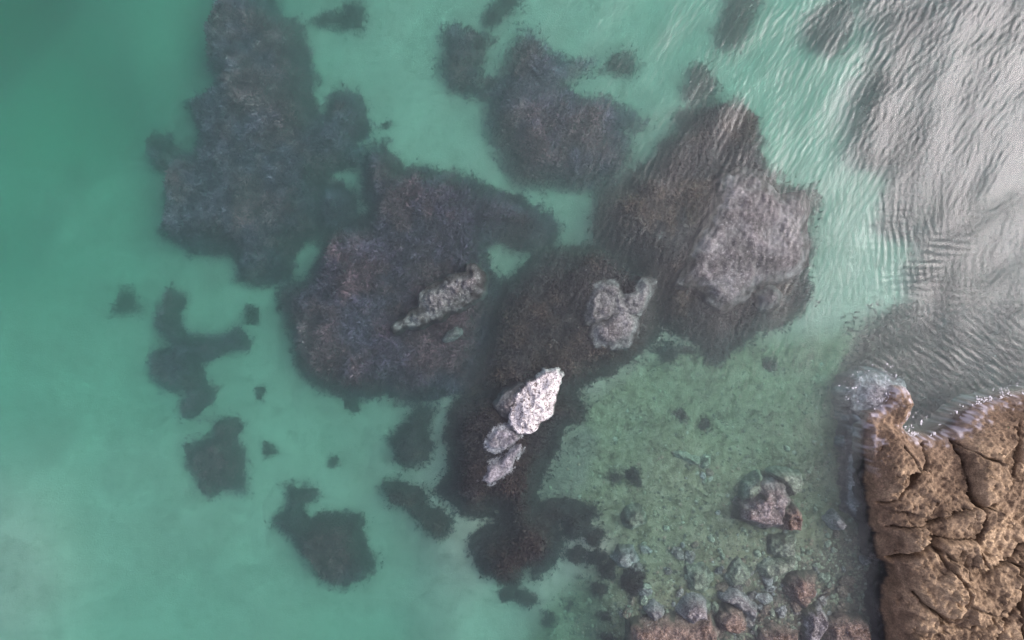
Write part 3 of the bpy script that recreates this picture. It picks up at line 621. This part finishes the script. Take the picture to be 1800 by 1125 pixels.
# lilac ledge wrapped round the shore rock's foot
rock('submerged_ledge', 'lilac grey ledge washed by foam at the tip of the shore rock', [(1495, 690), (1502, 668), (1530, 655), (1562, 656), (1590, 668), (1596, 690), (1575, 730), (1555, 760), (1525, 745), (1500, 720)], -0.12, 'ledge', 0.45, 0.6, 0.09, 330, cover_in=0.05)
rock('submerged_ledge', 'dark narrow ledge along the left foot of the shore rock', [(1492, 720), (1530, 735), (1540, 800), (1535, 930), (1525, 925), (1500, 900), (1485, 850), (1488, 780)], -0.22, 'ledge', 0.5, 0.5, 0.2, 331, cover_in=0.16, wob=0.35)

# ------------------------------------------------------------------ the big shore rock
def pz(pts, z):
    p = np.array(pts, float); x, y = W(p[:, 0], p[:, 1], z); return list(zip(x, y))
S_OUT = pz([(1578, 681), (1598, 684), (1606, 709), (1600, 736), (1591, 752), (1600, 768), (1631, 768), (1656, 763), (1680, 749), (1696, 732), (1722, 714), (1744, 703), (1800, 694), (1900, 690), (2060, 700), (2060, 1290),
            (1575, 1290), (1566, 1150), (1560, 1125), (1556, 1097), (1551, 1064), (1554, 1026), (1564, 1008), (1559, 990), (1542, 984), (1541, 964), (1542, 937), (1531, 924), (1529, 902), (1523, 869), (1520, 852), (1523, 838),
            (1522, 814), (1526, 781), (1528, 749), (1532, 729), (1562, 714), (1571, 690)], 0.15)
CR = [([(1651, 778), (1638, 803), (1618, 834), (1598, 863), (1580, 885), (1545, 897)], 0.055, 0.45), ([(1680, 765), (1696, 785), (1702, 821), (1704, 847), (1707, 874), (1713, 893), (1718, 924), (1711, 948), (1709, 964), (1711, 986)], 0.06, 0.5),
      ([(1800, 750), (1791, 772), (1784, 794), (1776, 825), (1751, 865), (1716, 895)], 0.045, 0.35), ([(1545, 940), (1587, 930), (1607, 927), (1636, 917), (1656, 908), (1700, 890)], 0.045, 0.35),
      ([(1618, 939), (1649, 946), (1709, 946)], 0.05, 0.4), ([(1560, 998), (1573, 995), (1604, 982), (1627, 968), (1644, 950)], 0.085, 0.6),
      ([(1764, 982), (1782, 990), (1778, 1019), (1784, 1044), (1784, 1075), (1787, 1124), (1790, 1200)], 0.05, 0.45), ([(1820, 990), (1798, 1026), (1776, 1059), (1756, 1095), (1738, 1124), (1700, 1180)], 0.035, 0.3),
      ([(1850, 920), (1798, 944), (1778, 957), (1764, 982), (1740, 990), (1711, 986)], 0.06, 0.45), ([(1607, 1044), (1629, 1066), (1642, 1073), (1660, 1088), (1642, 1102), (1622, 1115), (1600, 1150)], 0.05, 0.35),
      ([(1644, 965), (1662, 999), (1678, 1019), (1676, 1039), (1676, 1059), (1660, 1088)], 0.05, 0.35), ([(1696, 785), (1722, 800), (1745, 812)], 0.03, 0.25), ([(1524, 825), (1542, 827), (1553, 816), (1568, 790)], 0.035, 0.25),
      ([(1676, 1050), (1700, 1062), (1738, 1075), (1745, 1100)], 0.03, 0.2), ([(1700, 1105), (1728, 1078), (1760, 1060), (1785, 1050)], 0.025, 0.2), ([(1600, 790), (1612, 812), (1618, 834)], 0.025, 0.2)]
CR = [(pz(p, 1.1), w, dp) for p, w, dp in CR]
SEEDS = [(1586, 712, 0.35, 0.1, 0.0), (1565, 790, 0.75, 0.12, -0.10), (1660, 830, 1.0, 0.1, -0.15), (1742, 770, 1.0, 0.15, -0.2), (1770, 880, 1.35, 0.1, -0.1), (1585, 905, 0.9, 0.2, 0.05), (1660, 925, 1.3, 0.1, 0.1),
         (1585, 960, 0.95, 0.25, 0.0), (1680, 985, 1.55, 0.05, 0.1), (1625, 1020, 1.35, 0.3, 0.1), (1590, 1090, 1.05, 0.3, 0.0), (1720, 1030, 1.5, 0.05, 0.0), (1690, 1090, 1.25, 0.1, 0.1), (1745, 1060, 1.55, 0.05, 0.05), (1810, 1080, 1.7, 0.0, 0.0), (1770, 1135, 1.55, 0, 0), (1810, 960, 1.6, 0.05, -0.05)]
st = 0.035
a = np.array(S_OUT); xs = np.arange(a[:, 0].min() - 0.6, a[:, 0].max() - 0.3, st); ys = np.arange(a[:, 1].min() + 0.3, a[:, 1].max() + 0.6, st)
GX, GY = np.meshgrid(xs, ys); nyS, nxS = GX.shape
wob = 0.10 * fbm(GX * 2.2, GY * 2.2, 71, 4)
s = inside_dist(GX, GY, S_OUT) + wob
jx, jy = 0.06 * fbm(GX * 4, GY * 4, 72, 3), 0.06 * fbm(GX * 4, GY * 4, 73, 3)
crk = np.zeros(GX.shape); near = np.full(GX.shape, 9.0)
for p, w, dp in CR:
    dd = seg_dist(GX + jx, GY + jy, p, False); ww = w * (0.7 + 0.9 * vnoise(GX * 3, GY * 3, 74))
    crk = np.maximum(crk, 1.5 * dp * np.exp(-dd / (0.6 * ww))); near = np.minimum(near, dd)
# blocks grow from their seeds and stop at the cracks (coarse flood)
q = 4; nc, mc = (nyS + q - 1) // q, (nxS + q - 1) // q
cost = 1 + 40 * (near[::q, ::q] < 0.11); lab = -np.ones((nc, mc), int); best = np.full((nc, mc), 1e9); heap = []
for k, sd in enumerate(SEEDS):
    x, y = W(sd[0], sd[1], 1.0); j = int(np.clip((y - ys[0]) / st / q, 0, nc - 1)); i = int(np.clip((x - xs[0]) / st / q, 0, mc - 1))
    best[j, i] = 0; lab[j, i] = k; heapq.heappush(heap, (0.0, j, i))
while heap:
    c0, j, i = heapq.heappop(heap)
    if c0 > best[j, i]: continue
    for dj, di, w in ((0, 1, 1), (0, -1, 1), (1, 0, 1), (-1, 0, 1), (1, 1, 1.414), (1, -1, 1.414), (-1, 1, 1.414), (-1, -1, 1.414)):
        jj, ii = j + dj, i + di
        if 0 <= jj < nc and 0 <= ii < mc:
            c1 = c0 + w * cost[jj, ii]
            if c1 < best[jj, ii]: best[jj, ii] = c1; lab[jj, ii] = lab[j, i]; heapq.heappush(heap, (c1, jj, ii))
L = np.repeat(np.repeat(lab, q, 0), q, 1)[:nyS, :nxS]
def blur(a_, n_):
    for ax in (0, 1):
        pd = [(0, 0), (0, 0)]; pd[ax] = (n_ + 1, n_); c = np.cumsum(np.pad(a_, pd, 'edge'), ax)
        a_ = (c[2 * n_ + 1:] - c[:-2 * n_ - 1]) / (2 * n_ + 1) if ax == 0 else (c[:, 2 * n_ + 1:] - c[:, :-2 * n_ - 1]) / (2 * n_ + 1)
    return a_
plane = np.zeros(GX.shape); TILT = (np.random.default_rng(5).random((len(SEEDS), 2)) - 0.5) * 0.5
for k, (px, py, h, tx, ty) in enumerate(SEEDS):
    x, y = W(px, py, h); plane += blur(blur((L == k).astype(float), 2), 2) * (h + (tx + TILT[k][0]) * (GX - x) + (ty + TILT[k][1]) * (GY - y))
f1, f2, cid = worley(GX * 1.5 + jx * 5, GY * 1.5 + jy * 5, 75); g1, g2, gid = worley(GX * 4 + jx * 9, GY * 4 + jy * 9, 76)
t = smooth(-0.05, 0.75, s)
wx_, wy_ = GX + 0.10 * fbm(GX * 1.7, GY * 1.7, 81, 4), GY + 0.10 * fbm(GX * 1.7, GY * 1.7, 82, 4)
ca, sa = math.cos(0.5), math.sin(0.5); rx_, ry_ = wx_ * ca - wy_ * sa, wx_ * sa + wy_ * ca
crag = 0.5 + 0.8 * smooth(-6.0, -8.5, GY)      # the lower half is the more broken one
fine = 0.44 * facets(rx_ * 0.7, ry_ * 0.95, 83, 2.0) + crag * (0.13 * facets(rx_ * 1.9, ry_ * 2.6, 84, 2.4) + 0.055 * facets(wx_ * 5.0, wy_ * 4.2, 85, 2.6)) + 0.05 * facets(rx_ * 9, ry_ * 8, 88, 2.6)
fine = fine + 0.03 * fbm(GX * 1.1, GY * 1.1, 77, 5) + 0.05 * (0.28 - np.abs(fbm(rx_ * 0.9 + 7, ry_ * 0.9, 79, 6, 0.6))) + 0.05 * fbm(GX * 7, GY * 7, 78, 4, 0.75)
for k_ in range(34):                       # hairline joints
    r_ = np.random.default_rng(1300 + k_); x0_, y0_ = xs[0] + r_.random() * (xs[-1] - xs[0]), ys[0] + r_.random() * (ys[-1] - ys[0])
    an = r_.choice([0.55, 1.05, 2.2, -0.15]) + 0.25 * (r_.random() - .5); ln = 0.4 + 1.2 * r_.random()
    fine = fine - 0.10 * np.exp(-(seg_dist(GX + jx, GY + jy, [(x0_, y0_), (x0_ + ln * math.cos(an), y0_ + ln * math.sin(an))], False) / 0.022))
rise = 0.30 + 0.70 * smooth(0, 0.55, s)
Zs = -0.10 + (plane + 0.1) * (0.55 * smooth(-0.03, 0.12, s) + 0.45 * t) + fine * (0.35 + 0.65 * t) - crk * smooth(0, 0.5, s)
q_ = (Zs + 0.45 * GX - 0.30 * GY + 0.10 * fbm(GX * 1.5, GY * 1.5, 89, 3)) / 0.17; fq = q_ - np.floor(q_)
Zs = Zs + smooth(0.0, 0.4, s) * (0.4 + 0.6 * vnoise(GX * 0.9, GY * 0.9, 90)) * 0.075 * (smooth(0.0, 0.16, fq) - fq)      # broken bedding edges
q_ = (Zs - 0.35 * GX - 0.5 * GY + 0.10 * fbm(GX * 2, GY * 2, 92, 3)) / 0.26; fq = q_ - np.floor(q_)
Zs = Zs + smooth(0.0, 0.4, s) * smooth(0.4, 0.7, vnoise(GX * 0.7, GY * 0.7, 91)) * 0.10 * (smooth(0.0, 0.14, fq) - fq)
sb = seabed_z(GX, GY) - 0.2
Zs = np.where(s > -0.03, Zs, sb + (Zs - sb) * smooth(-0.16, -0.03, s))
Vs = np.stack([GX, GY, Zs], -1).reshape(-1, 3); Fs = grid_faces(nyS, nxS)
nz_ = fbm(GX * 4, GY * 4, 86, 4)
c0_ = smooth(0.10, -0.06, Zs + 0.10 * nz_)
top_ = smooth(-5.6, -4.0, GY) * smooth(0.32, 0.0, s + 0.30 * nz_ + 0.2 * fbm(GX * 11, GY * 11, 87, 2)) * (0.15 + 0.75 * smooth(0.45, 0.7, vnoise(GX * 9, GY * 9, 93)))
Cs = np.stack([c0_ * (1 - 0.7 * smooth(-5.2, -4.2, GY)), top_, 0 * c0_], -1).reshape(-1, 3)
Fs = Fs[(s.ravel()[Fs] > -0.16).any(1)]; fl = L.ravel()[Fs[:, 0]]
org = np.array([*W(1680, 950, 0), -1.0])
root = empty('shore_rock', org); tag(root, 'big cracked tan rock rising from the water in the bottom right corner', 'rock')
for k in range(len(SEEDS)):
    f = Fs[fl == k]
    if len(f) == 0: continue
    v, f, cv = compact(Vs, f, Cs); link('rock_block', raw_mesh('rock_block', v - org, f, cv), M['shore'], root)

# ------------------------------------------------------------------ cobbles of the shallow corner
cob = []
for v in range(6):
    r = np.random.default_rng(500 + v); k, nr = 9, 5; V = [[0, 0, 0.62]]
    q1, q2 = 0.85 + 0.3 * r.random(), 0.6 + 0.25 * r.random(); jit = 0.86 + 0.28 * r.random((nr, k))
    for j in range(1, nr):
        ph = j / (nr - 1) * 1.75
        for i in range(k):
            th = i * 2 * math.pi / k; V.append([q1 * math.sin(ph) * jit[j, i] * math.cos(th), q2 * math.sin(ph) * jit[j, i] * math.sin(th), 0.62 * math.cos(ph)])
    Fc = [[0, 1 + i, 1 + (i + 1) % k] for i in range(k)]
    for j in range(nr - 2):
        o = 1 + j * k
        for i in range(k): p, q_ = o + i, o + (i + 1) % k; Fc += [[p, p + k, q_ + k], [p, q_ + k, q_]]
    cob.append((np.array(V), np.array(Fc)))
cmesh = {}
for v in range(6):
    for mt in ('algae', 'grey', 'brown'):
        me = raw_mesh('cobble', cob[v][0], cob[v][1]); me.materials.append(M[mt]); cmesh[v, mt] = me
r = np.random.default_rng(900); n = 0
LAB = {'algae': 'small green cobble lying in the shallow gravel by the shore rock', 'grey': 'small pale grey cobble lying in the shallow gravel by the shore rock', 'brown': 'small brown cobble lying in the shallow gravel by the shore rock'}
while n < 200:
    px, py = 1080 + 450 * r.random(), 780 + 345 * r.random()
    dens = smooth(0, 1, ((px - 1080) / 450 * 0.55 + (py - 780) / 345 * 0.75) - 0.15)
    if r.random() > dens: continue
    x, y = Wg([(px, py)])[0]; z = float(seabed_z(np.array([x]), np.array([y]))[0])
    if inside_dist(np.array([x]), np.array([y]), S_OUT)[0] > -0.15: continue
    mt = r.choice(['algae', 'grey', 'brown'], p=[0.48, 0.30, 0.22]); sc = 0.05 + 0.13 * r.random() ** 2.2
    o = bpy.data.objects.new('cobble', cmesh[int(r.integers(6)), mt]); col.objects.link(o)
    o.location = (x, y, z + 0.1 * sc); o.scale = (sc, sc, sc); o.rotation_euler = (0.3 * (r.random() - .5), 0.3 * (r.random() - .5), 6.28 * r.random())
    tag(o, LAB[mt], 'cobble', {'algae': 'green cobbles', 'grey': 'pale grey cobbles', 'brown': 'brown cobbles'}[mt]); n += 1

# angular rubble along the bottom edge
r = np.random.default_rng(905); k = 0
RLAB = {'grey': 'angular pale rubble stone in the shallows along the bottom edge', 'brown': 'angular brown rubble stone in the shallows along the bottom edge', 'mixed': 'angular grey brown rubble stone in the shallows along the bottom edge', 'algae': 'angular green rubble stone in the shallows along the bottom edge'}
rub = {}
for v in range(5):
    rr = np.random.default_rng(950 + v); V_ = cob[v][0] * np.array([1, 1, 0.8]); V_ = V_ + (rr.random(V_.shape) - 0.5) * 0.42
    for mt in RLAB:
        me = raw_mesh('rubble_stone', V_, cob[v][1], None, False); me.materials.append(M[mt]); rub[v, mt] = me
while k < 110:
    px, py = 1090 + 450 * r.random(), 930 + 215 * r.random()
    if r.random() > np.clip((py - 930) / 170, 0, 1) ** 1.3 * 0.9 + 0.1 * (px > 1300): continue
    x, y = Wg([(px, py)])[0]; z = float(seabed_z(np.array([x]), np.array([y]))[0])
    if inside_dist(np.array([x]), np.array([y]), S_OUT)[0] > -0.25: continue
    mt = r.choice(['grey', 'brown', 'mixed', 'algae'], p=[0.2, 0.3, 0.25, 0.25]); sc = 0.10 + 0.17 * r.random() ** 1.6
    o = bpy.data.objects.new('rubble_stone', rub[int(r.integers(5)), mt]); col.objects.link(o); o.location = (x, y, z + 0.05); o.scale = (sc * (0.8 + 0.5 * r.random()), sc, sc); o.rotation_euler = (0.5 * (r.random() - .5), 0.5 * (r.random() - .5), 6.28 * r.random())
    tag(o, RLAB[mt], 'stone', mt + ' rubble along the bottom edge'); k += 1

# fine loose gravel between the cobbles
r = np.random.default_rng(61); n = 26000
px = 960 + 590 * r.random(n); py = 600 + 560 * r.random(n)
k = r.random(n) < 0.05 + 0.95 * np.clip((px - 1000) / 500 * 0.5 + (py - 720) / 420 * 0.8 - 0.15, 0, 1) ** 1.6; px, py = px[k], py[k]
gp = np.array(Wg(list(zip(px, py)))); k = (inside_dist(gp[:, 0], gp[:, 1], S_OUT) < -0.05) & (inside_dist(gp[:, 0], gp[:, 1], shelf) > 0.1)
gp = gp[k]; n = len(gp); gz = seabed_z(gp[:, 0], gp[:, 1]); rad = 0.02 + 0.065 * r.random(n) ** 2.5; ph = r.random(n) * 6.28; sq = 0.6 + 0.4 * r.random(n)
ring = [np.stack([gp[:, 0] + rad * math.cos(i * 1.0472) * np.cos(ph) - sq * rad * math.sin(i * 1.0472) * np.sin(ph), gp[:, 1] + rad * math.cos(i * 1.0472) * np.sin(ph) + sq * rad * math.sin(i * 1.0472) * np.cos(ph), gz + 0.15 * rad * (r.random(n) - .3)], -1) for i in range(6)]
Vg = np.stack(ring + [np.stack([gp[:, 0], gp[:, 1], gz + 0.75 * rad], -1)], 1).reshape(-1, 3); b0 = np.arange(n) * 7
Fg = np.concatenate([np.stack([b0 + i, b0 + (i + 1) % 6, b0 + 6], -1) for i in range(6)])
pc = np.array([(0.17, 0.165, 0.14), (0.10, 0.10, 0.07), (0.035, 0.036, 0.028), (0.13, 0.09, 0.07), (0.12, 0.12, 0.085)])[r.choice(5, n, p=[0.06, 0.24, 0.36, 0.12, 0.22])]
tag(link('gravel', raw_mesh('gravel', Vg, Fg, np.repeat(pc, 7, 0)), M['weed']), 'loose fine gravel scattered over the shallow shelf', 'gravel', kind='stuff')

# short dark algae tufts on the shelf
r = np.random.default_rng(62); n = 60000; lo, hi = np.array(shelf).min(0), np.array(shelf).max(0)
x = lo[0] + r.random(n) * (hi[0] - lo[0]); y = lo[1] + r.random(n) * (hi[1] - lo[1])
k = (inside_dist(x, y, shelf) > 0.1) & (inside_dist(x, y, S_OUT) < -0.1) & (vnoise(x * 1.1, y * 1.1, 3) * 0.5 + vnoise(x * 4, y * 4, 4) * 0.5 + 0.25 * r.random(n) > 0.74) & (x < 14) & (y > -12)
x, y = x[k], y[k]; bv, bf, bc = blades(x, y, seabed_z(x, y), 0.10, (1.5, 1.6, 1.15), 63)
tag(link('algae_tufts', raw_mesh('algae_tufts', bv, bf, bc, False), M['weed']), 'short dark algae tufts speckling the shallow green shelf', 'algae', kind='stuff')

# ------------------------------------------------------------------ foam round the tip of the shore rock
r = np.random.default_rng(77); Vf, Ff = [], []
paths = [([(1500, 700), (1505, 672), (1530, 660), (1562, 662), (1575, 680)], 0.22, 160), ([(1540, 690), (1560, 700), (1550, 715)], 0.2, 90), ([(1583, 755), (1598, 768), (1632, 770), (1656, 764)], 0.14, 600), ([(1605, 735), (1615, 745), (1622, 735)], 0.12, 150),
         ([(1656, 758), (1680, 742), (1700, 724), (1735, 704), (1800, 688), (1840, 684)], 0.18, 1000)]
for p, wd, cnt in paths:
    p = np.array(pz(p, 0)); sl = np.hypot(*np.diff(p, axis=0).T); cum = np.concatenate([[0], np.cumsum(sl)])
    u = r.random(cnt) * cum[-1]; x = np.interp(u, cum, p[:, 0]) + r.normal(0, wd, cnt); y = np.interp(u, cum, p[:, 1]) + r.normal(0, wd, cnt)
    k = vnoise(x * 5, y * 5, 31) > 0.5; x, y = x[k], y[k]
    for x_, y_ in zip(x, y):
        rad = 0.008 + 0.02 * r.random() ** 2; b0 = len(Vf); m_ = 6; ph = r.random() * 6
        for i in range(m_): Vf.append((x_ + rad * math.cos(ph + i * 6.2832 / m_) * (0.7 + 0.6 * r.random()), y_ + rad * math.sin(ph + i * 6.2832 / m_) * (0.7 + 0.6 * r.random()), 0.008))
        Vf.append((x_, y_, 0.012 + rad * 0.6)); Ff += [(b0 + i, b0 + (i + 1) % m_, b0 + m_) for i in range(m_)]
tag(link('foam', raw_mesh('foam', np.array(Vf), np.array(Ff)), M['foam']), 'broken white foam along the waterline of the shore rock', 'foam', kind='stuff')
